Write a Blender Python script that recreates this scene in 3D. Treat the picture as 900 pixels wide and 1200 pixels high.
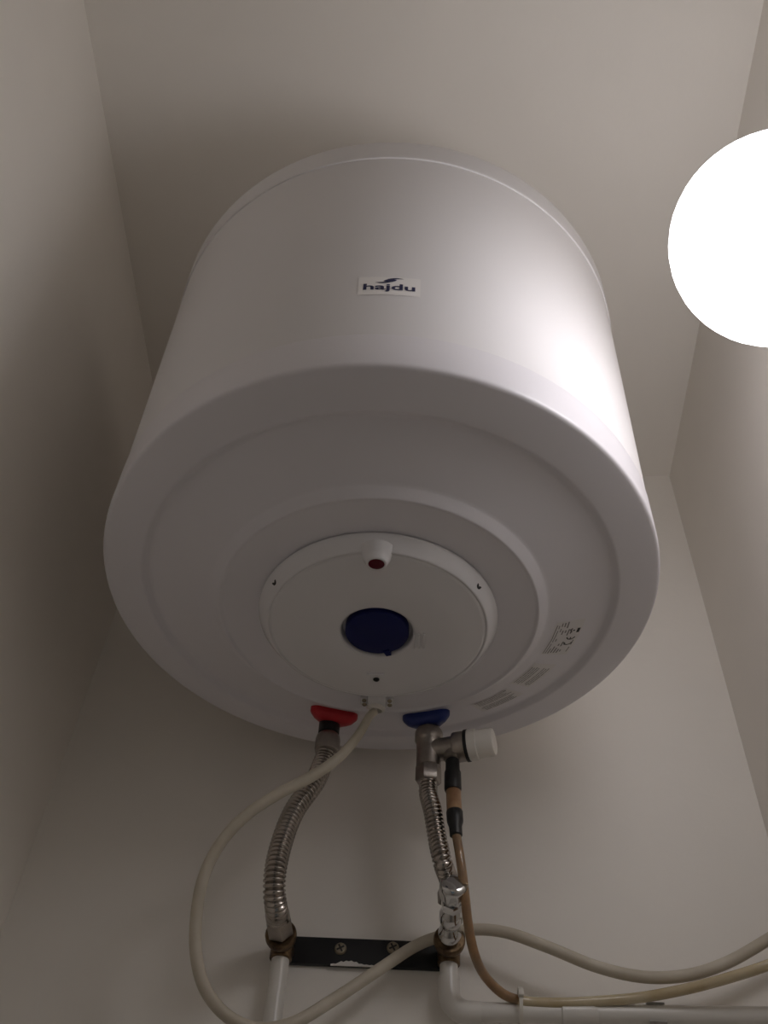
import bpy, bmesh, math, random
from mathutils import Vector, Matrix

for o in list(bpy.data.objects): bpy.data.objects.remove(o, do_unlink=True)
scene = bpy.context.scene
C = scene.collection
random.seed(7)

# ------------------------------------------------------------------ camera, world, exposure
EYE = Vector((0, 0, 1.5))                      # phone held at 1.5 m, looking up
CAM = Matrix(((0.99863328, -0.02072350, 0.04798037),
              (0.01402151, -0.77814494, -0.62792822),
              (0.05034856, 0.62774278, -0.77679085)))   # camera axes -> world
FPX = 1214.4
cd = bpy.data.cameras.new('camera')
cd.sensor_fit = 'VERTICAL'; cd.sensor_height = 36.0; cd.sensor_width = 27.0
cd.lens = FPX / 1200 * 36.0
cd.clip_start = 0.01
cam = bpy.data.objects.new('camera', cd); C.objects.link(cam)
cam.matrix_world = Matrix.Translation(EYE) @ CAM.to_4x4()
scene.camera = cam
w = bpy.data.worlds.new('world'); scene.world = w; w.use_nodes = True
w.node_tree.nodes['Background'].inputs[0].default_value = (0.86, 0.94, 1.0, 1)
w.node_tree.nodes['Background'].inputs[1].default_value = 0.08
vs = scene.view_settings
vs.view_transform = 'Standard'; vs.look = 'None'; vs.gamma = 1.0; vs.use_curve_mapping = False
vs.exposure = 0.08
scene.cycles.max_bounces = 14; scene.cycles.diffuse_bounces = 10   # white paint: let the light bounce
LAMP_STRENGTH = 5.9
LAMP_COLOR = (1.0, 0.965, 0.985)

# ------------------------------------------------------------------ sizes of the place (metres)
XL, XR, YB, YF, ZC = -0.3735, 0.3212, 0.8584, -0.80, 2.6524
HBASE = Vector((-0.04465, 0.60580, 2.1400))    # centre of the heater's lower rim
HAX = Vector((-0.0080, -0.0705, 0.9975)).normalized()   # its axis: it leans out a little at the top
HU = Vector((0, 1, 0)).cross(HAX).normalized(); HV = HAX.cross(HU)
H3 = Matrix((HU, HV, HAX)).transposed(); H = Matrix.Translation(HBASE) @ H3.to_4x4()
# the heater is modelled upright around its own axis (rim at height 0), then set in place with H
HX = HY = ZB = 0.0

def ray(px, py):
    return CAM @ Vector((px - 450, 600 - py, -FPX))
def at_y(px, py, y):                           # point of a sight line at depth y from the camera
    d = ray(px, py); return EYE + d * (y / d.y)
def on_cap(px, py, drop):                      # point on a plane below the heater's rim, in the heater's own frame
    d = ray(px, py); c = HBASE - HAX * drop
    return H.inverted() @ (EYE + d * ((c - EYE).dot(HAX) / d.dot(HAX)))

# ------------------------------------------------------------------ materials
def mat(name, col, rough=0.5, metal=0.0, var=0.0, vscale=30, bump=0.0, bscale=200, col2=None, coat=0.0,
        trans=0.0, spec=0.5, detail=4, stretch=None):
    m = bpy.data.materials.new(name); m.use_nodes = True
    nt = m.node_tree; b = nt.nodes['Principled BSDF']
    b.inputs['Base Color'].default_value = (*col, 1)
    b.inputs['Roughness'].default_value = rough
    b.inputs['Metallic'].default_value = metal
    b.inputs['Specular IOR Level'].default_value = spec
    b.inputs['Coat Weight'].default_value = coat
    b.inputs['Transmission Weight'].default_value = trans
    tc = nt.nodes.new('ShaderNodeTexCoord')
    src = tc.outputs['Object']
    if stretch:
        mp = nt.nodes.new('ShaderNodeMapping'); mp.inputs['Scale'].default_value = stretch
        nt.links.new(src, mp.inputs['Vector']); src = mp.outputs['Vector']
    if var > 0 or col2:
        n = nt.nodes.new('ShaderNodeTexNoise'); n.inputs['Scale'].default_value = vscale
        n.inputs['Detail'].default_value = detail
        nt.links.new(src, n.inputs['Vector'])
        r = nt.nodes.new('ShaderNodeValToRGB')
        c2 = col2 if col2 else tuple(max(0, c * (1 - var)) for c in col)
        r.color_ramp.elements[0].position = 0.35; r.color_ramp.elements[1].position = 0.65
        r.color_ramp.elements[0].color = (*c2, 1); r.color_ramp.elements[1].color = (*col, 1)
        nt.links.new(n.outputs['Fac'], r.inputs['Fac'])
        nt.links.new(r.outputs['Color'], b.inputs['Base Color'])
    if bump > 0:
        n2 = nt.nodes.new('ShaderNodeTexNoise'); n2.inputs['Scale'].default_value = bscale
        n2.inputs['Detail'].default_value = 5
        nt.links.new(src, n2.inputs['Vector'])
        bp = nt.nodes.new('ShaderNodeBump'); bp.inputs['Strength'].default_value = bump
        bp.inputs['Distance'].default_value = 0.002
        nt.links.new(n2.outputs['Fac'], bp.inputs['Height'])
        nt.links.new(bp.outputs['Normal'], b.inputs['Normal'])
    return m

M = {}
M['wall'] = mat('wall_paint', (0.89, 0.858, 0.808), 0.75, var=0.03, vscale=6, bump=0.12, bscale=90, spec=0.25)
M['ceil'] = mat('ceiling_paint', (0.89, 0.858, 0.808), 0.8, var=0.03, vscale=6, bump=0.12, bscale=90, spec=0.2)
M['floor'] = mat('floor_tile', (0.62, 0.60, 0.56), 0.35, var=0.15, vscale=8)
M['enamel'] = mat('white_enamel', (0.795, 0.78, 0.795), 0.5, var=0.01, vscale=4, spec=0.15)
M['cap'] = mat('white_cap_plastic', (0.775, 0.758, 0.80), 0.38, var=0.015, vscale=5, bump=0.03, bscale=500)
M['cover'] = mat('gloss_cover_plastic', (0.76, 0.75, 0.77), 0.20, var=0.01, vscale=5)
M['sticker'] = mat('clear_sticker', (0.95, 0.93, 0.93), 0.25, var=0.01)
M['label'] = mat('label_film', (0.75, 0.73, 0.735), 0.35, var=0.02)
M['ink'] = mat('black_ink', (0.03, 0.03, 0.03), 0.6, var=0.2)
M['ink_grey'] = mat('grey_ink', (0.30, 0.29, 0.29), 0.6, var=0.3, vscale=900)
M['logo'] = mat('navy_ink', (0.014, 0.018, 0.09), 0.5, var=0.1)
M['blue'] = mat('blue_plastic', (0.005, 0.009, 0.085), 0.4, var=0.1, spec=0.2)
M['bluecollar'] = mat('blue_collar_plastic', (0.012, 0.03, 0.19), 0.4, var=0.1)
M['red'] = mat('red_plastic', (0.50, 0.012, 0.022), 0.4, var=0.1)
M['lens'] = mat('red_lens', (0.11, 0.002, 0.012), 0.2, var=0.1, spec=0.2)
M['black'] = mat('black_rubber', (0.012, 0.012, 0.013), 0.45, var=0.3, bump=0.1, bscale=300)
M['steel'] = mat('stainless_steel', (0.46, 0.42, 0.385), 0.20, 1.0, var=0.15, vscale=60)
M['nickel'] = mat('nickel_plate', (0.42, 0.38, 0.345), 0.34, 1.0, var=0.25, vscale=70, bump=0.1, bscale=400)
M['chrome'] = mat('chrome_plate', (0.66, 0.66, 0.66), 0.07, 1.0, var=0.1, vscale=60)
M['brass'] = mat('tarnished_brass', (0.24, 0.165, 0.095), 0.42, 1.0, vscale=90, col2=(0.075, 0.05, 0.035), bump=0.3, bscale=300)
M['plate'] = mat('black_plate_paint', (0.012, 0.013, 0.015), 0.5, var=0.3, bump=0.15, bscale=150)
M['zinc'] = mat('zinc_screw', (0.42, 0.37, 0.28), 0.4, 1.0, var=0.3, vscale=300)
M['pipe'] = mat('white_pipe_paint', (0.74, 0.72, 0.68), 0.28, var=0.05, vscale=40, bump=0.08, bscale=120)
M['cable'] = mat('grey_white_cable', (0.60, 0.55, 0.46), 0.5, vscale=25, col2=(0.50, 0.45, 0.36))
M['hose'] = mat('amber_hose', (0.50, 0.37, 0.20), 0.22, vscale=45, col2=(0.30, 0.15, 0.05), coat=0.3, stretch=(1, 1, 0.4))
M['cleartube'] = mat('clear_tube_plastic', (0.92, 0.80, 0.58), 0.12, trans=0.85, var=0.06, vscale=40)
M['sediment'] = mat('rusty_sediment', (0.50, 0.25, 0.075), 0.6, vscale=70, col2=(0.30, 0.13, 0.035))
M['brown'] = mat('brown_hose', (0.42, 0.27, 0.15), 0.3, vscale=60, col2=(0.26, 0.14, 0.07))
M['knobwhite'] = mat('white_knob_plastic', (0.80, 0.77, 0.72), 0.38, var=0.04)
M['plaster'] = mat('plaster_chip', (0.8, 0.78, 0.74), 0.9, var=0.1)
M['tie'] = mat('nylon_tie', (0.72, 0.69, 0.62), 0.4, var=0.05)
M['hosepale'] = mat('pale_hose', (0.62, 0.54, 0.38), 0.22, vscale=30, col2=(0.48, 0.38, 0.22), coat=0.3)
M['clip'] = mat('grey_clip', (0.45, 0.44, 0.42), 0.5, var=0.2, vscale=120)
m = bpy.data.materials.new('lamp_glass'); m.use_nodes = True
nt = m.node_tree; bs = nt.nodes['Principled BSDF']
bs.inputs['Base Color'].default_value = (0.9, 0.9, 0.9, 1); bs.inputs['Roughness'].default_value = 0.25
bs.inputs['Emission Color'].default_value = (*LAMP_COLOR, 1); bs.inputs['Emission Strength'].default_value = LAMP_STRENGTH
M['lamp'] = m

# ------------------------------------------------------------------ helpers
def empty(name, loc, label, cat, group=None):
    o = bpy.data.objects.new(name, None); C.objects.link(o)
    o.location = loc; o.empty_display_size = 0.02
    tag(o, label, cat, group); return o
def tag(o, label, cat=None, group=None, kind=None):
    if label: o['label'] = label
    if cat: o['category'] = cat
    if group: o['group'] = group
    if kind: o['kind'] = kind
    return o
def root_of(p):
    v = Vector((0, 0, 0))
    while p is not None:
        v += p.location; p = p.parent
    return v
def build(name, bm, material, parent=None, sharp=35, label=None):
    """bm is in world coordinates; the object keeps them, placed relative to its parent."""
    bmesh.ops.recalc_face_normals(bm, faces=bm.faces[:])
    me = bpy.data.meshes.new(name); 
    lo = [min(v.co[i] for v in bm.verts) for i in range(3)]; hi = [max(v.co[i] for v in bm.verts) for i in range(3)]
    org = Vector(((lo[0] + hi[0]) / 2, (lo[1] + hi[1]) / 2, lo[2]))
    if parent is None: off = org
    else: off = org
    bmesh.ops.translate(bm, verts=bm.verts[:], vec=-off)
    bm.to_mesh(me); bm.free()
    for p in me.polygons: p.use_smooth = True
    me.set_sharp_from_angle(angle=math.radians(sharp))
    me.materials.append(M[material])
    o = bpy.data.objects.new(name, me); C.objects.link(o)
    o.parent = parent
    o.location = off - root_of(parent)
    if label: o['label'] = label
    return o

def frame(axis, hint=None):
    z = Vector(axis).normalized()
    h = Vector(hint) if hint else (Vector((0, 0, 1)) if abs(z.z) < 0.9 else Vector((0, 1, 0)))
    x = (h - z * h.dot(z)).normalized(); y = z.cross(x)
    return Matrix((x, y, z)).transposed()
def lathe(bm, prof, org=(0, 0, 0), axis=(0, 0, 1), n=48, closed=True):
    """prof: list of (radius, height along axis); ends with radius 0 are closed to a point."""
    R = frame(axis); org = Vector(org); rings = []
    for r, h in prof:
        if r < 1e-7: rings.append([bm.verts.new(org + R @ Vector((0, 0, h)))])
        else: rings.append([bm.verts.new(org + R @ Vector((r * math.cos(2 * math.pi * k / n), r * math.sin(2 * math.pi * k / n), h))) for k in range(n)])
    for a, b in zip(rings, rings[1:]):
        if len(a) == 1 and len(b) == 1: continue
        for k in range(n):
            k2 = (k + 1) % n
            if len(a) == 1: bm.faces.new((a[0], b[k2], b[k]))
            elif len(b) == 1: bm.faces.new((a[k], a[k2], b[0]))
            else: bm.faces.new((a[k], a[k2], b[k2], b[k]))
    if closed:
        if len(rings[0]) > 1: bm.faces.new(rings[0])
        if len(rings[-1]) > 1: bm.faces.new(rings[-1][::-1])
    return bm
def new(): return bmesh.new()
def box(bm, lo, hi, bev=0.0):
    v = [bm.verts.new((x, y, z)) for x in (lo[0], hi[0]) for y in (lo[1], hi[1]) for z in (lo[2], hi[2])]
    fs = [(0, 1, 3, 2), (4, 6, 7, 5), (0, 4, 5, 1), (2, 3, 7, 6), (0, 2, 6, 4), (1, 5, 7, 3)]
    faces = [bm.faces.new([v[i] for i in f]) for f in fs]
    if bev:
        es = list({e for f in faces for e in f.edges})
        bmesh.ops.bevel(bm, geom=es, offset=bev, segments=2, affect='EDGES', profile=0.5)
    return bm
def hexnut(bm, org, axis, af, h, bev=0.0012, rot=0.0):
    """hexagonal nut: width across flats af, from org along axis by h, chamfered corners"""
    R = frame(axis); rr = af / math.sqrt(3); org = Vector(org)
    rings = []
    for s, hh in ((0.90, 0), (1.0, bev), (1.0, h - bev), (0.90, h)):
        rings.append([bm.verts.new(org + R @ Vector((rr * s * math.cos(rot + k * math.pi / 3), rr * s * math.sin(rot + k * math.pi / 3), hh))) for k in range(6)])
    for a, b in zip(rings, rings[1:]):
        for k in range(6): bm.faces.new((a[k], a[(k + 1) % 6], b[(k + 1) % 6], b[k]))
    bm.faces.new(rings[0]); bm.faces.new(rings[-1][::-1])
    return bm
def spline(pts, step=0.004):
    """Catmull-Rom (centripetal-ish) through points, resampled evenly"""
    P = [Vector(p) for p in pts]
    P = [P[0] * 2 - P[1]] + P + [P[-1] * 2 - P[-2]]
    out = []
    for i in range(1, len(P) - 2):
        p0, p1, p2, p3 = P[i - 1], P[i], P[i + 1], P[i + 2]
        t0 = 0; t1 = t0 + (p1 - p0).length ** 0.5; t2 = t1 + (p2 - p1).length ** 0.5; t3 = t2 + (p3 - p2).length ** 0.5
        for k in range(24):
            t = t1 + (t2 - t1) * k / 24
            a1 = p0 * ((t1 - t) / (t1 - t0)) + p1 * ((t - t0) / (t1 - t0))
            a2 = p1 * ((t2 - t) / (t2 - t1)) + p2 * ((t - t1) / (t2 - t1))
            a3 = p2 * ((t3 - t) / (t3 - t2)) + p3 * ((t - t2) / (t3 - t2))
            b1 = a1 * ((t2 - t) / (t2 - t0)) + a2 * ((t - t0) / (t2 - t0))
            b2 = a2 * ((t3 - t) / (t3 - t1)) + a3 * ((t - t1) / (t3 - t1))
            out.append(b1 * ((t2 - t) / (t2 - t1)) + b2 * ((t - t1) / (t2 - t1)))
    out.append(P[-2])
    # smooth a little, then even steps
    for _ in range(6):
        out = [out[0]] + [(out[i - 1] + out[i] * 2 + out[i + 1]) / 4 for i in range(1, len(out) - 1)] + [out[-1]]
    L = [0]
    for a, b in zip(out, out[1:]): L.append(L[-1] + (b - a).length)
    n = max(2, int(round(L[-1] / step))); res = []; j = 0
    for k in range(n + 1):
        s = L[-1] * k / n
        while j < len(L) - 2 and L[j + 1] < s: j += 1
        f = (s - L[j]) / max(1e-9, L[j + 1] - L[j]); res.append(out[j].lerp(out[j + 1], min(1, max(0, f))))
    return res, L[-1]
def sweep(bm, path, rad, n=16, caps=True):
    """tube along path; rad is a number or a function of the fraction 0..1"""
    T = [(path[min(i + 1, len(path) - 1)] - path[max(i - 1, 0)]).normalized() for i in range(len(path))]
    x = frame(T[0]).col[0].copy(); rings = []
    for i, p in enumerate(path):
        x = (x - T[i] * x.dot(T[i])).normalized(); y = T[i].cross(x)
        r = rad(i / (len(path) - 1)) if callable(rad) else rad
        rings.append([bm.verts.new(p + (x * math.cos(2 * math.pi * k / n) + y * math.sin(2 * math.pi * k / n)) * r) for k in range(n)])
    for a, b in zip(rings, rings[1:]):
        for k in range(n): bm.faces.new((a[k], a[(k + 1) % n], b[(k + 1) % n], b[k]))
    if caps: bm.faces.new(rings[0][::-1]); bm.faces.new(rings[-1])
    return bm
def bellows(bm, pts, r_out, r_in, pitch, n=24):
    path, L = spline(pts, pitch / 12); k = max(1, round(L / pitch))
    def rad(f):
        c = 0.5 - 0.5 * math.cos(2 * math.pi * f * k)
        return r_in + (r_out - r_in) * c ** 0.5
    return sweep(bm, path, rad, n)

# ------------------------------------------------------------------ the room
def wall(name, lo, hi, material, label, cat):
    bm = box(new(), lo, hi); o = build(name, bm, material)
    return tag(o, label, cat, kind='structure')
T = 0.1
wall('wall_back', (XL - T, YB, 0), (XR + T, YB + T, ZC), 'wall', 'off-white painted wall that the boiler hangs on', 'wall')
wall('wall_left', (XL - T, YF, 0), (XL, YB, ZC), 'wall', 'off-white side wall in the shadow of the boiler', 'wall')
wall('wall_right', (XR, YF, 0), (XR + T, YB, ZC), 'wall', 'off-white side wall carrying the globe lamp', 'wall')
bm = new()                                     # the wall behind the viewer, open doorway added to let in dim fill light
box(bm, (XL - T, YF - T, 0), (XL + 0.05, YF, ZC)); box(bm, (XR - 0.05, YF - T, 0), (XR + T, YF, ZC)); box(bm, (XL + 0.05, YF - T, 2.02), (XR - 0.05, YF, ZC))
tag(build('wall_front', bm, 'wall'), 'off-white wall facing the boiler, with an open doorway added to let in light', 'wall', kind='structure')
wall('floor', (XL - T, YF - T, -T), (XR + T, YB + T, 0), 'floor', 'plain brownish floor of the narrow room', 'floor')
wall('ceiling', (XL - T, YF - T, ZC), (XR + T, YB + T, ZC + T), 'ceil', 'off-white painted ceiling above the boiler', 'ceiling')

# ------------------------------------------------------------------ the globe lamp
LR = 0.0738
LP = EYE + Vector((0.29634361, 0.38927974, 0.87214778)) * (LR / 0.0929)
lamp = empty('globe_lamp', (XR, LP.y, LP.z), 'glowing white glass globe lamp on the side wall', 'lamp')
b = new(); bmesh.ops.create_uvsphere(b, u_segments=48, v_segments=24, radius=LR, matrix=Matrix.Translation(LP)); build('glass_globe', b, 'lamp', lamp)
b = lathe(new(), [(0.050, 0), (0.050, 0.006), (0.046, 0.010), (0.040, 0.012), (0.040, 0.030)], (XR, LP.y, LP.z), (-1, 0, 0), 40); build('lamp_base', b, 'knobwhite', lamp)

# ------------------------------------------------------------------ the water heater
heater = empty('water_heater', HBASE - HAX * 0.05, 'white cylindrical electric water heater hung under the ceiling', 'water heater')
AX = (0, 0, 0)
def hbuild(name, bm, material, parent=None, **kw):
    bmesh.ops.transform(bm, matrix=H, verts=bm.verts[:]); return build(name, bm, material, parent, **kw)
ZS, ZT, ZL = 0.3361, 0.3730, 0.0400        # upper seam, top, lower seam
# shell
b = lathe(new(), [(0.2320, ZL - 0.004), (0.2320, ZS + 0.004)], AX, n=128, closed=True); hbuild('shell', b, 'enamel', heater)
# top cap: overlaps the shell with a small lip
b = lathe(new(), [(0.2320, ZS - 0.0002), (0.2332, ZS), (0.2336, ZS + 0.0012), (0.2334, ZS + 0.003), (0.2334, ZT - 0.006), (0.2328, ZT - 0.003), (0.231, ZT - 0.001), (0.224, ZT), (0.10, ZT + 0.012), (0, ZT + 0.014)], AX, n=128, closed=False); hbuild('top_cap', b, 'enamel', heater)
# bottom cap profile (radius, drop below rim)
CAP = [(0.2320, -ZL - 0.0002), (0.2325, -ZL), (0.2328, -ZL + 0.0012), (0.2334, -0.0045), (0.2332, -0.0028), (0.2326, -0.0013), (0.2315, -0.0004), (0.2300, 0.0002), (0.226, 0.0008),
       (0.2010, 0.0070), (0.1992, 0.0071), (0.1978, 0.0062), (0.1945, 0.0034), (0.1930, 0.0031), (0.1900, 0.0038),
       (0.1430, 0.0190), (0.1408, 0.0198), (0.1395, 0.0208), (0.1335, 0.0264), (0.1326, 0.0270), (0.1317, 0.0269), (0.1306, 0.0260), (0.1290, 0.0256), (0.0950, 0.0270), (0.0, 0.0270)]
b = lathe(new(), [(r, ZB - d) for r, d in CAP], AX, n=160, closed=False); hbuild('bottom_cap', b, 'cap', heater, sharp=50)
def drop(r):
    pr = sorted(CAP[8:])
    for (r0, d0), (r1, d1) in zip(pr, pr[1:]):
        if r0 <= r <= r1: return d0 + (d1 - d0) * (r - r0) / (r1 - r0)
    return 0.0
def pol(r, az, d):                             # az in degrees: 0 towards the viewer, 90 to the right
    a = math.radians(az); return Vector((HX + r * math.sin(a), HY - r * math.cos(a), ZB - d))
# thermostat cover
COV = [(0.0982, 0.0275), (0.0990, 0.0292), (0.0985, 0.0310), (0.0912, 0.0402), (0.0900, 0.0409), (0.0893, 0.0409), (0.0888, 0.0403), (0.0882, 0.0403), (0.0876, 0.0411), (0.086, 0.0416), (0.060, 0.0436), (0.0325, 0.0445), (0.0302, 0.0439), (0.0292, 0.0411), (0.0288, 0.0366), (0.0, 0.0366)]
b = lathe(new(), [(r, ZB - d) for r, d in COV], AX, n=128, closed=False); cover = hbuild('control_cover', b, 'cover', heater, sharp=60)
def cdrop(r):
    pr = sorted(COV)
    for (r0, d0), (r1, d1) in zip(pr, pr[1:]):
        if r0 <= r <= r1: return d0 + (d1 - d0) * (r - r0) / (r1 - r0)
    return 0.042
def onmesh_screw(p, axis, r, parent, material='zinc', name='screw'):
    bb = lathe(new(), [(r, -0.001), (r, 0.0006), (r * 0.8, 0.0011), (r * 0.3, 0.0011), (r * 0.2, 0.0004), (0, 0.0004)], p, axis, 14); return hbuild(name, bb, material, parent)
for az in (-59.0, 59.0):
    a = math.radians(az); nrm = Vector((math.sin(a) * 0.85, -math.cos(a) * 0.85, -0.52))
    b = lathe(new(), [(0.0052, -0.001), (0.0052, 0.0003), (0.0037, 0.0003), (0.0037, -0.0005)], pol(0.0945, az, cdrop(0.0945)), nrm, 16, closed=False); hbuild('screw_hole_rim', b, 'cover', cover)
    onmesh_screw(pol(0.0945, az, cdrop(0.0945)), nrm, 0.0036, cover, 'black')
p = on_cap(441, 796, 0.0435); onmesh_screw(p, (0, 0, -1), 0.0027, cover, 'black')
# embossed marks beside the dial
for k, dx in enumerate((-0.0042, 0.0, 0.0040)):
    p = on_cap(491, 750, 0.0439) + Vector((dx, 0, 0))
    b = box(new(), (p.x - 0.0007, p.y - 0.009, p.z - 0.0020), (p.x + 0.0007, p.y + 0.009, p.z + 0.0012), 0.0003); hbuild('embossed_mark', b, 'cover', cover)
p = on_cap(440, 789, 0.0437); b = box(new(), (p.x - 0.0075, p.y - 0.0008, p.z - 0.0018), (p.x + 0.0075, p.y + 0.0008, p.z + 0.0012), 0.0003); hbuild('embossed_mark', b, 'cover', cover)
# dial
b = lathe(new(), [(0.0262, -0.0376), (0.0262, -0.0438), (0.0255, -0.0449), (0.0235, -0.0454), (0.012, -0.0457), (0, -0.0457)], AX, n=64, closed=False); dial = hbuild('temperature_dial', b, 'blue', heater, label='round blue temperature dial')
p = on_cap(453, 763, 0.0455); d = (p - Vector((HX, HY, p.z))).normalized()
b = new(); q = Vector((HX, HY, p.z)) + d * 0.0255; s = Vector((-d.y, d.x, 0))
vs_ = []
for zz in (0.006, -0.0008):
    for u, v in ((-0.0028, -0.004), (0.0028, -0.004), (0.0022, 0.0028), (-0.0022, 0.0028)): vs_.append(b.verts.new(q + s * u + d * v + Vector((0, 0, zz))))
for f in ((0, 1, 2, 3), (7, 6, 5, 4), (0, 4, 5, 1), (1, 5, 6, 2), (2, 6, 7, 3), (3, 7, 4, 0)): b.faces.new([vs_[i] for i in f])
hbuild('pointer', b, 'blue', dial)
# indicator light housing
p0 = pol(0.0846, 1.0, 0.0375); p1 = pol(0.0838, 1.0, 0.0478)
ax = (p1 - p0); L = ax.length
b = lathe(new(), [(0.0150, -0.002), (0.0130, L * 0.20), (0.0108, L * 0.42), (0.0094, L * 0.65), (0.0083, L * 0.88), (0.0078, L * 0.98), (0.0072, L), (0.0064, L * 0.99), (0.0060, L * 0.90)], p0, ax, 40); led = hbuild('indicator_housing', b, 'cover', heater, sharp=60)
b = lathe(new(), [(0.0062, L * 0.85), (0.0062, L * 0.95), (0.004, L * 1.0), (0, L * 1.02)], p0, ax, 28); hbuild('indicator_lens', b, 'lens', led, label='round dark red indicator lens')
# cable clamp at the far edge of the cover
gp = on_cap(442, 821, 0.0285); cz = gp.z
clampo = hbuild('cable_clamp', (lambda bb: (box(bb, (gp.x - 0.0085, gp.y - 0.014, cz - 0.007), (gp.x + 0.0085, gp.y + 0.004, cz + 0.001), 0.0025), bb)[1])(new()), 'cover', heater, label='white cable clamp with small screws')
lathe_b = lathe(new(), [(0.0085, 0), (0.0085, 0.008), (0.0062, 0.0095), (0.0062, 0.004)], gp + Vector((0, 0.0015, 0.001)), (-0.15, 0.25, -1), 28); hbuild('cable_gland', lathe_b, 'knobwhite', clampo)
for sx in (-1, 1):
    bb = box(new(), (gp.x + sx * 0.0115 - 0.0035, gp.y - 0.0065, cz - 0.003), (gp.x + sx * 0.0115 + 0.0035, gp.y + 0.0035, cz + 0.001), 0.001); hbuild('clamp_ear', bb, 'cover', clampo)
    for dy in (-0.004, 0.002):
        onmesh_screw(Vector((gp.x + sx * 0.0115, gp.y + dy, cz - 0.003)), (0, 0, -1), 0.0021, clampo, 'zinc')

# ---- labels printed on the cone of the bottom cap
def cone_quad(bm, r0, r1, a0, a1, lift, n=1):
    prev = None
    for k in range(n + 1):
        a = a0 + (a1 - a0) * k / n
        cur = (bm.verts.new(pol(r0, a, drop(r0) + lift)), bm.verts.new(pol(r1, a, drop(r1) + lift)))
        if prev: bm.faces.new((prev[0], prev[1], cur[1], cur[0]))
        prev = cur
LAB = [(0.1505, 0.1760, 95.6, 112.0), (0.1525, 0.1755, 117.0, 130.2), (0.1570, 0.1815, 133.6, 148.5)]
for li, (r0, r1, a0, a1) in enumerate(LAB):
    b = new(); cone_quad(b, r0, r1, a0, a1, 0.0003, 8)
    lab = hbuild('information_label', b, 'label', heater, label=['rating label with small print and a CE mark', 'label with dense lines of small print', 'label with small print closest to the blue collar'][li])
    lines = new()
    if li == 0:
        def row(r, segs, t=0.0011):
            for s0, s1 in segs: cone_quad(lines, r, r + t, a1 - (a1 - a0) * s0, a1 - (a1 - a0) * s1, 0.0005, 2)
        row(0.1517, [(0.04, 0.92)], 0.0008); row(0.1537, [(0.04, 0.35), (0.4, 0.75), (0.8, 0.9)], 0.0008)
        row(0.1560, [(0.04, 0.2), (0.42, 0.5), (0.7, 0.8), (0.86, 0.96)], 0.0010)
        row(0.1584, [(0.06, 0.26), (0.62, 0.74), (0.84, 0.96)], 0.0012)
        row(0.1610, [(0.06, 0.22), (0.28, 0.34), (0.66, 0.74), (0.8, 0.98)], 0.0013)
        row(0.1637, [(0.06, 0.18), (0.26, 0.4), (0.58, 0.76)], 0.0013)
        row(0.1662, [(0.10, 0.16), (0.30, 0.36), (0.62, 0.78)], 0.0012)
        row(0.1727, [(0.10, 0.24), (0.30, 0.44)], 0.0009)
    else:
        k = 0; r = r0 + 0.0016
        while r < r1 - 0.0022:
            if not (abs((r - r0) / (r1 - r0) - 0.52) < 0.05):
                s = 0.05 + 0.06 * random.random(); end = 0.80 + 0.15 * random.random()
                while s < end:
                    e = min(end, s + 0.10 + 0.14 * random.random())
                    cone_quad(lines, r, r + 0.00085, a1 - (a1 - a0) * s, a1 - (a1 - a0) * e, 0.0005, 2); s = e + 0.012
            r += 0.0025
    hbuild('small_print', lines, 'ink_grey', lab)
    if li == 0:
        ce = new()
        # CE mark: reads along the tangent, top towards the heater's axis
        def cepos(s, t):                       # s along reading direction, t upwards (metres)
            r = 0.1692 - t; return r, 105.8 - math.degrees(s / 0.171)
        def arc(cs, rad, th0, th1, wdt):
            prev = None
            for k in range(13):
                th = math.radians(th0 + (th1 - th0) * k / 12)
                vv = []
                for rr in (rad - wdt / 2, rad + wdt / 2):
                    r, a = cepos(cs + rr * math.cos(th), rr * math.sin(th)); vv.append(ce.verts.new(pol(r, a, drop(r) + 0.0005)))
                if prev: ce.faces.new((prev[0], prev[1], vv[1], vv[0]))
                prev = vv
        arc(0.0, 0.0035, 90, 270, 0.0011); arc(0.0075, 0.0035, 90, 270, 0.0011)
        r, a = cepos(0.0040, 0); r2, a2 = cepos(0.0070, 0); cone_quad(ce, r - 0.0005, r + 0.0005, a, a2, 0.0005)
        r, a = cepos(0.015, 0); r2, a2 = cepos(0.0185, 0); cone_quad(ce, r + 0.0026, r + 0.0052, a + 0.6, a2 - 0.2, 0.0005)   # black bar
        for q in ((0.0135, 0.002), (0.0165, 0.003), (0.0155, 0.0)):
            r, a = cepos(*q); cone_quad(ce, r - 0.001, r + 0.0008, a, a - 0.55, 0.0005)
        hbuild('ce_mark', ce, 'ink', lab)

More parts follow.
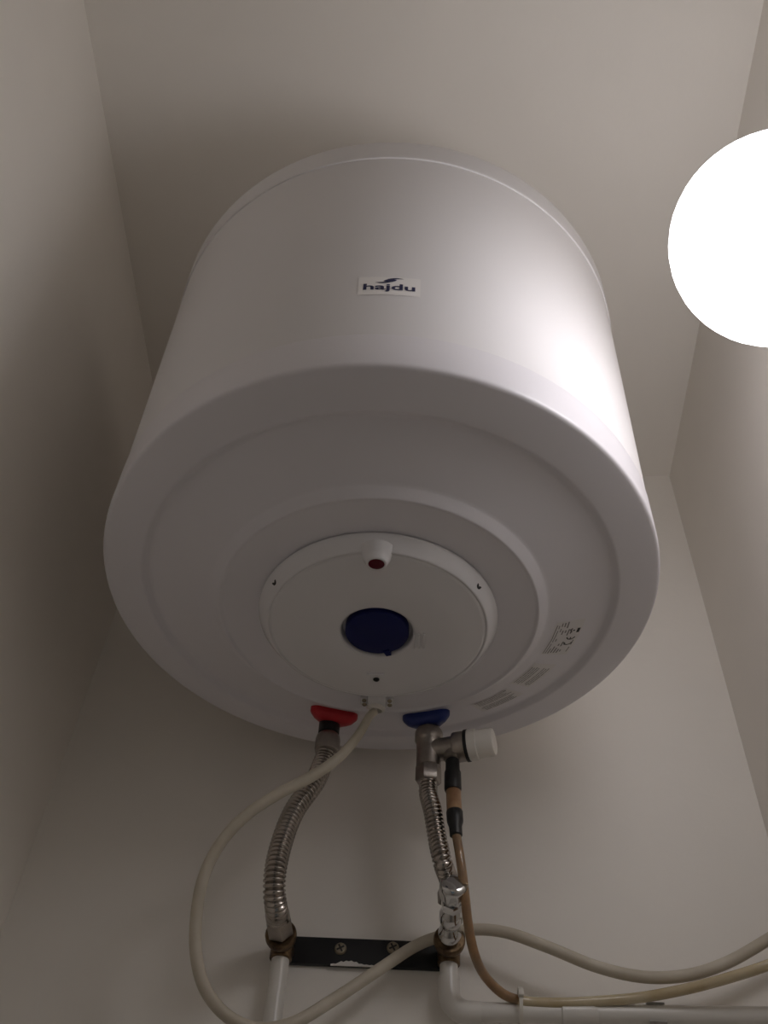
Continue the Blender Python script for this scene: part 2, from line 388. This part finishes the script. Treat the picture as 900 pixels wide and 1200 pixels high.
# ---- logo sticker on the shell
def shell_pt(az, z, lift):
    a = math.radians(az); return Vector((HX + (0.2320 + lift) * math.sin(a), HY - (0.2320 + lift) * math.cos(a), z))
SZ0, SZ1 = 0.0949, 0.1211
b = new(); prev = None
for k in range(17):
    az = -4.1 + (7.8 + 4.1) * k / 16
    cur = (b.verts.new(shell_pt(az, SZ0, 0.0003)), b.verts.new(shell_pt(az, SZ1, 0.0003)))
    if prev: b.faces.new((prev[0], cur[0], cur[1], prev[1]))
    prev = cur
logo = hbuild('logo_sticker', b, 'sticker', heater, label='small sticker with navy lettering and swoosh')
def wordmark(text, az0, az1, z0, z1):
    """text laid on the shell: z0 baseline, z1 top of the tall letters"""
    cu = bpy.data.curves.new('wordmark', 'FONT'); cu.body = text; cu.size = 1; cu.offset = 0.022; cu.resolution_u = 4
    to = bpy.data.objects.new('wordmark', cu); C.objects.link(to)
    bpy.context.view_layer.update()
    me = bpy.data.meshes.new_from_object(to.evaluated_get(bpy.context.evaluated_depsgraph_get()))
    bpy.data.objects.remove(to, do_unlink=True)
    bb = new(); bb.from_mesh(me)
    x0 = min(v.co.x for v in bb.verts); x1 = max(v.co.x for v in bb.verts); top = 0.72
    for v in bb.verts:
        v.co = shell_pt(az0 + (az1 - az0) * (v.co.x - x0) / (x1 - x0), z0 + (z1 - z0) * v.co.y / top, 0.0006)
    return bb
hbuild('lettering', wordmark('hajdu', -3.1, 6.8, 0.1020, 0.1108), 'logo', logo)
def leaf(bm, pts, widths):
    prev = None
    for (az, z), wd in zip(pts, widths):
        cur = (bm.verts.new(shell_pt(az, z - wd, 0.0006)), bm.verts.new(shell_pt(az, z + wd, 0.0006)))
        if prev: bm.faces.new((prev[0], cur[0], cur[1], prev[1]))
        prev = cur
b = new(); N = 14
leaf(b, [(0.7 + 2.5 * k / N, 0.1146 + 0.0016 * k / N) for k in range(N + 1)], [0.00005 + 0.0022 * math.sin(math.pi * k / N) ** 0.7 for k in range(N + 1)])
hbuild('swoosh_leaf', b, 'logo', logo)
b = new(); leaf(b, [(1.3 + 3.3 * k / N, 0.1172 + 0.0014 * math.sin(math.pi * 0.75 * k / N)) for k in range(N + 1)], [0.00005 + 0.0008 * math.sin(math.pi * k / N) for k in range(N + 1)]); hbuild('swoosh_tail', b, 'logo', logo)
b = new(); leaf(b, [(-0.9 + 2.9 * k / N, 0.1128 - 0.0006 * math.sin(math.pi * k / N)) for k in range(N + 1)], [0.00005 + 0.0008 * math.sin(math.pi * k / N) for k in range(N + 1)]); hbuild('swoosh_tail', b, 'logo', logo)

# ---- wall bracket behind the heater
b = box(new(), (HBASE.x - 0.10, HBASE.y + 0.19, 2.44), (HBASE.x + 0.10, YB, 2.48), 0.002); build('wall_bracket', b, 'zinc', heater)

# ---- water connections: coloured collars and stubs
def collar(px, py, material, label):
    d = 0.0135
    c = on_cap(px, py, d); rr = Vector((c.x - HX, c.y - HY, 0)); r = rr.length
    out = rr.normalized(); tan = Vector((-out.y, out.x, 0))
    # rounded triangle, one corner towards the wall
    outline = []
    cr = 0.0078
    for ci, (u, v) in enumerate(((-0.0148, -0.0065), (0.0148, -0.0065), (0.0, 0.0120))):
        base = {0: 180, 1: 300, 2: 60}[ci] - 0
        for k in range(9):
            th = math.radians({0: 150, 1: 270, 2: 30}[ci] + 120 * k / 8)
            outline.append((u + cr * math.cos(th), v + cr * math.sin(th)))
    bb = new(); rings = []
    for sc, lift in ((1.0, -0.001), (1.0, 0.0040), (0.96, 0.0060), (0.80, 0.0100), (0.62, 0.0118)):
        ring = []
        for u, v in outline:
            q = c + tan * u * sc + out * v * sc; rad = math.hypot(q.x - HX, q.y - HY)
            ring.append(bb.verts.new((q.x, q.y, -(0.0190 + (rad - 0.143) * (0.0046 - 0.0190) / (0.190 - 0.143)) - lift)))
        rings.append(ring)
    n = len(outline)
    for a, e in zip(rings, rings[1:]):
        for k in range(n): bb.faces.new((a[k], a[(k + 1) % n], e[(k + 1) % n], e[k]))
    bb.faces.new(rings[0]); bb.faces.new(rings[-1][::-1])
    hbuild('pipe_collar', bb, material, heater, sharp=40, label=label)
    return c
cr_ = collar(390, 837, 'red', 'red plastic collar of the hot outlet')
cb_ = collar(501.5, 840, 'bluecollar', 'blue plastic collar of the cold inlet')
hot = Vector((cr_.x - 0.0022, cr_.y, 0)); cold = Vector((cb_.x + 0.001, cb_.y, 0))
b = lathe(new(), [(0.0090, 0.010), (0.0098, 0.018), (0.0098, 0.0360), (0.0080, 0.0370)], hot, (0, 0, -1), 32); hbuild('insulating_sleeve', b, 'black', heater, label='black insulating sleeve under the red collar')
b = lathe(new(), [(0.0095, 0.010), (0.0095, 0.0294)], cold, (0, 0, -1), 32); hbuild('inlet_stub', b, 'steel', heater)


DN = -HAX                                     # the connections point down along the heater's axis
hot = H @ hot; cold = H @ cold; gpw = H @ gp

# ------------------------------------------------------------------ black wall plate with brass elbows
PZ0, PZ1 = at_y(428, 1132, YB - 0.005).z, at_y(428, 1100, YB - 0.005).z
b = box(new(), (at_y(330, 1115, YB).x - 0.004, YB - 0.005, PZ0), (at_y(524, 1115, YB).x, YB, PZ1), 0.001)
plate = build('mounting_plate', b, 'plate'); tag(plate, 'flat black metal mounting plate screwed to the wall', 'plate')
for px, py in ((399, 1112), (460.5, 1111)):
    p = at_y(px, py, YB - 0.005)
    b = new(); lathe(b, [(0.0054, -0.001), (0.0054, 0.0006), (0.0044, 0.0018), (0.0022, 0.0021), (0, 0.0021)], p, (0, -1, 0), 24)
    sc = build('screw', b, 'zinc', plate)
    b = new()
    for ang in (0.5, 0.5 + math.pi / 2):
        u = Vector((math.cos(ang), 0, math.sin(ang))); v = Vector((-u.z, 0, u.x)); pp = p + Vector((0, -0.0022, 0))
        b.faces.new([b.verts.new(pp + u * s * 0.0036 + v * t * 0.0008 + Vector((0, 0.00008 * (ang > 1), 0))) for s, t in ((-1, -1), (1, -1), (1, 1), (-1, 1))])
    build('cross_slot', b, 'ink', sc)
# bits of plaster left on the lower edge
b = new(); zt = PZ0
xs_ = at_y(388, 1130, YB).x
prof = [(xs_ + 0.0022 * i, h) for i, h in enumerate((0.0002, 0.0006, 0.0005, 0.0016, 0.0030, 0.0024, 0.0036, 0.0031, 0.0038, 0.0026, 0.0029, 0.0012, 0.0014, 0.0006, 0.0009, 0.0004, 0.0007, 0.0003, 0.0002))]
lo_ = [b.verts.new((x, YB - 0.0058, zt - 0.0008)) for x, h in prof]; hi_ = [b.verts.new((x, YB - 0.0058, zt + h)) for x, h in prof]
lb_ = [b.verts.new((x, YB - 0.0045, zt - 0.0008)) for x, h in prof]; hb_ = [b.verts.new((x, YB - 0.0045, zt + h)) for x, h in prof]
for i in range(len(prof) - 1):
    for A, B in ((lo_, hi_), (hi_, hb_), (hb_, lb_), (lb_, lo_)): b.faces.new((A[i], A[i + 1], B[i + 1], B[i]))
build('plaster_smear', b, 'plaster', plate, label='white plaster smear on the lower edge')

def elbow_fitting(px, py, label):
    """wall elbow: pipe enters from below, outlet faces out of the wall"""
    c = at_y(px, py, YB - 0.0155)
    e = empty('brass_elbow', (c.x, c.y, c.z - 0.014), label, 'pipe fitting')
    b = lathe(new(), [(0.0088, -0.013), (0.0096, -0.012), (0.0096, 0.004), (0.0088, 0.0075), (0.005, 0.0100), (0, 0.0105)], c, (0, 0, 1), 28); build('elbow_socket', b, 'brass', e)
    b = lathe(new(), [(0.0094, -0.0105), (0.0094, 0.008), (0.0108, 0.010), (0.0128, 0.0125), (0.0133, 0.0150), (0.0133, 0.0190), (0.0124, 0.0205), (0.0090, 0.0205)], c, (0, -1, 0), 32); build('elbow_outlet', b, 'brass', e)
    return c
cl = elbow_fitting(331, 1108, 'tarnished brass wall elbow under the plain corrugated hose')
crr = elbow_fitting(526, 1114, 'tarnished brass wall elbow under the chrome valve')

# ------------------------------------------------------------------ hot hose (corrugated steel)
hose = empty('flexible_hose', (cl.x, cl.y - 0.05, cl.z), 'corrugated steel hose running from the red collar to the wall', 'hose', None)
HT = hot + DN * 0.0372
b = lathe(new(), [(0.0090, 0), (0.0108, 0.002), (0.0115, 0.006), (0.0115, 0.015), (0.0108, 0.0185), (0.0088, 0.0195)], HT, DN, 32); build('union_nut', b, 'nickel', hose)
o = cl + Vector((0, -0.0205, 0))
nd = Vector((-0.10, -0.95, 0.28)).normalized()
b = hexnut(new(), o, nd, 0.0205, 0.0150, 0.0015, 0.3); build('union_nut', b, 'nickel', hose)
b = lathe(new(), [(0.0102, 0), (0.0102, 0.006), (0.0090, 0.008)], o + nd * 0.0150, nd, 28); build('nut_collar', b, 'steel', hose)
hy = hot.y
hp = [HT + DN * 0.018, HT + DN * 0.028 + Vector((-0.002, 0, 0)),
      at_y(369, 916, hy), at_y(345, 950, hy - 0.004), at_y(330, 988, hy - 0.006), at_y(322.5, 1022, hy - 0.006), at_y(321.5, 1046, hy), at_y(324, 1066, hy + 0.014),
      o + nd * 0.019, o + nd * 0.012]
b = bellows(new(), hp, 0.0094, 0.0072, 0.0039, 24); build('corrugated_tube', b, 'steel', hose, sharp=60)

# ------------------------------------------------------------------ safety valve under the blue collar
sv = empty('safety_valve', cold + DN * 0.08, 'nickel safety valve with a white knob under the blue collar', 'valve')
VT = cold + DN * 0.0294
b = lathe(new(), [(0.0098, 0), (0.0122, 0.0010), (0.0128, 0.003), (0.0128, 0.011), (0.0118, 0.013), (0.0112, 0.014), (0.0112, 0.040), (0.0095, 0.041)], VT, DN, 36); build('valve_body', b, 'nickel', sv)
b = hexnut(new(), VT + DN * 0.039, DN, 0.0205, 0.0165, 0.0016, 0.35); build('hex_nut', b, 'nickel', sv)
bd = Vector((1, -0.29, 0.0)).normalized(); bo = VT + DN * 0.0225
b = lathe(new(), [(0.0100, 0.004), (0.0103, 0.012), (0.0106, 0.0235), (0.0130, 0.0240), (0.0138, 0.0252), (0.0138, 0.0345), (0.0120, 0.0350)], bo, bd, 36); build('branch', b, 'nickel', sv)
b = lathe(new(), [(0.0120, 0.0345), (0.0146, 0.0350), (0.0146, 0.0378), (0.0125, 0.0380)], bo, bd, 36); build('black_ring', b, 'black', sv, label='black ring behind the white knob')
b = lathe(new(), [(0.0120, 0.0375), (0.0141, 0.0380), (0.0140, 0.0455), (0.0132, 0.0462), (0.0130, 0.0475), (0.0128, 0.0590), (0.0120, 0.0610), (0.0100, 0.0618), (0, 0.0620)], bo, bd, 40); kn = build('relief_knob', b, 'knobwhite', sv, label='white plastic relief knob')
op = bo + bd * 0.0225
b = lathe(new(), [(0.0085, 0.004), (0.0085, 0.0120), (0.0062, 0.0135), (0.0052, 0.0140), (0.0052, 0.024)], op, (0.03, 0, -1), 24); build('drain_outlet', b, 'nickel', sv)

# ------------------------------------------------------------------ chrome angle valve on the other elbow
av = empty('angle_valve', (crr.x, crr.y - 0.05, crr.z - 0.012), 'chrome angle valve with a round handle below the safety valve', 'valve')
o2 = crr + Vector((0, -0.0200, 0)); vd = Vector((0.03, -0.96, 0.26)).normalized()
b = lathe(new(), [(0.0088, -0.001), (0.0098, 0.001), (0.0098, 0.008), (0.0084, 0.012), (0.0074, 0.014), (0.0084, 0.017), (0.0098, 0.021), (0.0098, 0.028), (0.0080, 0.031), (0.0070, 0.033), (0.0060, 0.035)], o2, vd, 36); build('valve_body', b, 'chrome', av)
b = hexnut(new(), o2 + vd * 0.033, vd, 0.0165, 0.007, 0.001, 0.1); build('bonnet_nut', b, 'chrome', av)
ho = o2 + vd * 0.039
n = 48; bb = new(); rings = []
for r, h, fl in ((0.0065, 0, 0), (0.0080, 0.002, 0.5), (0.0098, 0.004, 1), (0.0108, 0.009, 1), (0.0113, 0.014, 0.6), (0.0115, 0.017, 0), (0.0112, 0.0195, 0), (0.0098, 0.0212, 0), (0.006, 0.0220, 0)):
    R = frame(vd)
    rings.append([bb.verts.new(ho + R @ Vector(((r - fl * 0.0016 * (0.5 + 0.5 * math.cos(6 * 2 * math.pi * k / n))) * math.cos(2 * math.pi * k / n), (r - fl * 0.0016 * (0.5 + 0.5 * math.cos(6 * 2 * math.pi * k / n))) * math.sin(2 * math.pi * k / n), h))) for k in range(n)])
for a, e in zip(rings, rings[1:]):
    for k in range(n): bb.faces.new((a[k], a[(k + 1) % n], e[(k + 1) % n], e[k]))
bb.faces.new(rings[0][::-1]); bb.faces.new(rings[-1])
build('handle', bb, 'chrome', av, sharp=50, label='round fluted chrome handle')
ou = o2 + vd * 0.024
ud = Vector((-0.05, -0.05, 1)).normalized()
b = lathe(new(), [(0.0075, 0.004), (0.0075, 0.016), (0.0062, 0.017)], ou, ud, 28); build('valve_outlet', b, 'chrome', av)

# ------------------------------------------------------------------ cold hose
hose2 = empty('flexible_hose', (ou.x, ou.y, ou.z + 0.012), 'short corrugated steel hose between the safety valve and chrome valve', 'hose', None)
b = hexnut(new(), ou + ud * 0.0125, ud, 0.0190, 0.012, 0.0014, 0.2); build('union_nut', b, 'nickel', hose2)
st = VT + DN * 0.0535
en = ou + ud * 0.020
hp = [st, st + DN * 0.012, at_y(507, 950, cold.y + 0.003), at_y(513, 985, cold.y + 0.006), at_y(519, 1012, cold.y + 0.008), en + ud * 0.010, en]
b = bellows(new(), hp, 0.0084, 0.0063, 0.0038, 24); build('corrugated_tube', b, 'steel', hose2, sharp=60)

# ------------------------------------------------------------------ drain hose with black sleeves
dh = empty('drain_hose', (op.x + 0.02, op.y, op.z - 0.2), 'amber plastic drain hose with black sleeves hanging from the safety valve', 'hose')
oy = op.y
A0 = op + Vector((0, 0, -0.0145))
b = lathe(new(), [(0.0060, 0), (0.0062, 0.001), (0.0064, 0.011), (0.0074, 0.013), (0.0076, 0.030), (0.0070, 0.032)], A0, (0.01, 0, -1), 24); build('rubber_sleeve', b, 'black', dh)
A1 = at_y(531.5, 930, oy + 0.001); A2 = at_y(532.5, 950, oy + 0.001); A3 = at_y(534.5, 979, oy + 0.002)
dd = (A2 - A1).normalized(); ll = (A2 - A1).length
b = lathe(new(), [(0.0066, -0.004), (0.0066, ll + 0.004)], A1, dd, 24); build('brown_section', b, 'brown', dh)
dd = (A3 - A2).normalized(); ll = (A3 - A2).length
b = lathe(new(), [(0.0064, 0), (0.0072, 0.0015), (0.0070, ll * 0.45), (0.0056, ll * 0.65), (0.0054, ll), (0.0046, ll + 0.0005)], A2, dd, 24); build('rubber_sleeve', b, 'black', dh)
dp = [A3 - dd * 0.003, at_y(540, 1010, oy + 0.004), at_y(545, 1050, oy + 0.012), at_y(549, 1085, oy + 0.026), at_y(556, 1118, oy + 0.040), at_y(570, 1146, YB - 0.034), at_y(590, 1165, YB - 0.026), at_y(612, 1173, YB - 0.022), at_y(650, 1175.5, YB - 0.022), at_y(700, 1173.5, YB - 0.023), at_y(750, 1169, YB - 0.026), at_y(800, 1160, YB - 0.034), at_y(850, 1147, YB - 0.044), at_y(900, 1131, YB - 0.054), at_y(930, 1118, YB - 0.058), Vector((XR, YB - 0.062, at_y(930, 1118, YB - 0.058).z + 0.012))]
path, L_ = spline(dp, 0.003)
cut = min(range(len(path)), key=lambda i: abs(path[i].x - dp[7].x))
b = sweep(new(), path[:cut + 1], 0.0039, 20); stt = build('stained_tube', b, 'cleartube', dh, label='clear length of tube with brown sediment inside')
b = sweep(new(), path[:cut], lambda f: 0.0028 + 0.0003 * math.sin(f * 37) + 0.0002 * math.sin(f * 91), 12); build('sediment', b, 'sediment', stt)
b = sweep(new(), path[cut:], 0.0042, 16); build('clear_tube', b, 'hosepale', dh, label='pale yellowish length of tube')

# ------------------------------------------------------------------ power cable
cp = [gpw + Vector((-0.0015, 0.004, -0.0090)), at_y(434, 838, gpw.y + 0.004), at_y(421, 860, gpw.y + 0.006), at_y(398, 887, gpw.y + 0.006), at_y(365, 910, gpw.y + 0.006), at_y(325, 931, gpw.y + 0.010), at_y(288, 956, gpw.y + 0.016), at_y(257, 990, gpw.y + 0.024), at_y(238, 1030, gpw.y + 0.032), at_y(230, 1075, gpw.y + 0.042), at_y(230, 1120, gpw.y + 0.05), at_y(241, 1160, gpw.y + 0.06), at_y(268, 1192, gpw.y + 0.07), at_y(305, 1206, gpw.y + 0.08), at_y(345, 1198, gpw.y + 0.09), at_y(387, 1174, gpw.y + 0.10), at_y(443, 1137, YB - 0.030), at_y(490, 1107, YB - 0.0205), at_y(520, 1096, YB - 0.046 + 0.02), at_y(553, 1089.5, YB - 0.030), at_y(590, 1092, YB - 0.036), at_y(640, 1109, YB - 0.040), at_y(700, 1133, YB - 0.036), at_y(755, 1145, YB - 0.032), at_y(805, 1143, YB - 0.032), at_y(850, 1129, YB - 0.034), at_y(900, 1101, YB - 0.036), at_y(935, 1078, YB - 0.036), Vector((XR, YB - 0.036, at_y(935, 1078, YB - 0.036).z + 0.008))]
path, L_ = spline(cp, 0.003)
b = sweep(new(), path, lambda f: 0.0036 + 0.0013 * min(1, f / 0.10), 16)
tag(build('power_cable', b, 'cable'), 'long off-white power cable looping from the heater along the wall', 'cable')

# ------------------------------------------------------------------ white water pipes
PR = 0.0076
b = lathe(new(), [(PR, cl.z - 0.0125), (PR, 0.0)], (cl.x, cl.y, 0), n=28)
wp = build('water_pipe', b, 'pipe'); tag(wp, 'straight white painted pipe dropping to the floor', 'pipe')
wp2 = empty('water_pipe', (crr.x, crr.y, EYE.z + 0.32), 'white painted pipe bending to run along the wall', 'pipe')
b = lathe(new(), [(PR, crr.z - 0.0125), (PR, crr.z - 0.030)], (crr.x, crr.y, 0), n=28); build('riser', b, 'pipe', wp2)
hz0 = at_y(600, 1189, crr.y).z
zb_ = hz0
b = new(); bend = 0.016
pth = [Vector((crr.x, crr.y, crr.z - 0.024))]
pth += [Vector((crr.x, crr.y, zb_ + bend + 0.004))]
for k in range(9):
    a = math.pi / 2 * k / 8; pth.append(Vector((crr.x + bend - bend * math.cos(a), crr.y, zb_ + bend - bend * math.sin(a))))
pth.append(Vector((crr.x + bend + 0.010, crr.y, zb_)))
sweep(b, pth, lambda f: 0.0091, 28); build('elbow_joint', b, 'pipe', wp2)
zr = at_y(890, 1190, crr.y).z
def pipe_at(x):
    f = (x - crr.x) / (0.30 - crr.x); return Vector((x, crr.y, zb_ + (zr - zb_) * f))
b = sweep(new(), [pipe_at(crr.x + 0.020), pipe_at(XR)], PR, 28); build('horizontal_run', b, 'pipe', wp2)
xc0, xc1 = at_y(657, 1190, crr.y).x, at_y(700, 1190, crr.y).x
b = sweep(new(), [pipe_at(xc0), pipe_at(xc0 + 0.001), pipe_at(xc1 - 0.004), pipe_at(xc1)], lambda f: 0.0076 if f in (0.0, 1.0) else 0.0087, 28); build('coupling', b, 'pipe', wp2)
xk = at_y(769, 1190, crr.y).x; pc = pipe_at(xk)
b = new(); rin, rout, n = 0.0077, 0.0095, 20; rr_ = []
for hx in (-0.007, 0.007):
    for r in (rin, rout): rr_.append([b.verts.new(pc + Vector((hx, -r * math.cos(math.radians(55 + 250 * k / n)), r * math.sin(math.radians(55 + 250 * k / n))))) for k in range(n + 1)])
i0, o0, i1, o1 = rr_
for k in range(n):
    b.faces.new((i0[k], i0[k + 1], o0[k + 1], o0[k])); b.faces.new((i1[k], o1[k], o1[k + 1], i1[k + 1])); b.faces.new((o0[k], o0[k + 1], o1[k + 1], o1[k])); b.faces.new((i0[k], i1[k], i1[k + 1], i0[k + 1]))
for k in (0, n): b.faces.new((i0[k], o0[k], o1[k], i1[k]))
box(b, (pc.x - 0.006, pc.y + 0.0079, pc.z - 0.006), (pc.x + 0.006, YB, pc.z + 0.006))
pcl = build('pipe_clip', b, 'clip'); tag(pcl, 'small grey clip holding the horizontal white pipe to the wall', 'clip')
# nylon tie that binds the drain hose to the pipe
xt = at_y(609, 1180, crr.y).x; pt = pipe_at(xt); b = new()
loop = []
hc = at_y(609, 1172, YB - 0.022)
cy_, cz_ = (pt.y + hc.y) / 2, (pt.z + hc.z) / 2
n = 32; rings = []
sy, sz = 0.0118, (hc.z - pt.z) / 2 + 0.0105
for hx in (-0.0014, 0.0014):
    for ex in (0, 0.0010): rings.append([b.verts.new((xt + hx, cy_ - (sy + ex) * math.cos(2 * math.pi * k / n), cz_ + (sz + ex) * math.sin(2 * math.pi * k / n))) for k in range(n)])
i0, o0, i1, o1 = rings
for k in range(n):
    j = (k + 1) % n
    b.faces.new((i0[k], i0[j], o0[j], o0[k])); b.faces.new((i1[k], o1[k], o1[j], i1[j])); b.faces.new((o0[k], o0[j], o1[j], o1[k])); b.faces.new((i0[k], i1[k], i1[j], i0[j]))
box(b, (xt - 0.0022, cy_ - sy - 0.004, cz_ + 0.002), (xt + 0.0022, cy_ - sy + 0.001, cz_ + 0.0075), 0.0005)
tie = build('cable_tie', b, 'tie'); tag(tie, 'white nylon tie binding the amber hose to the pipe', 'cable tie')
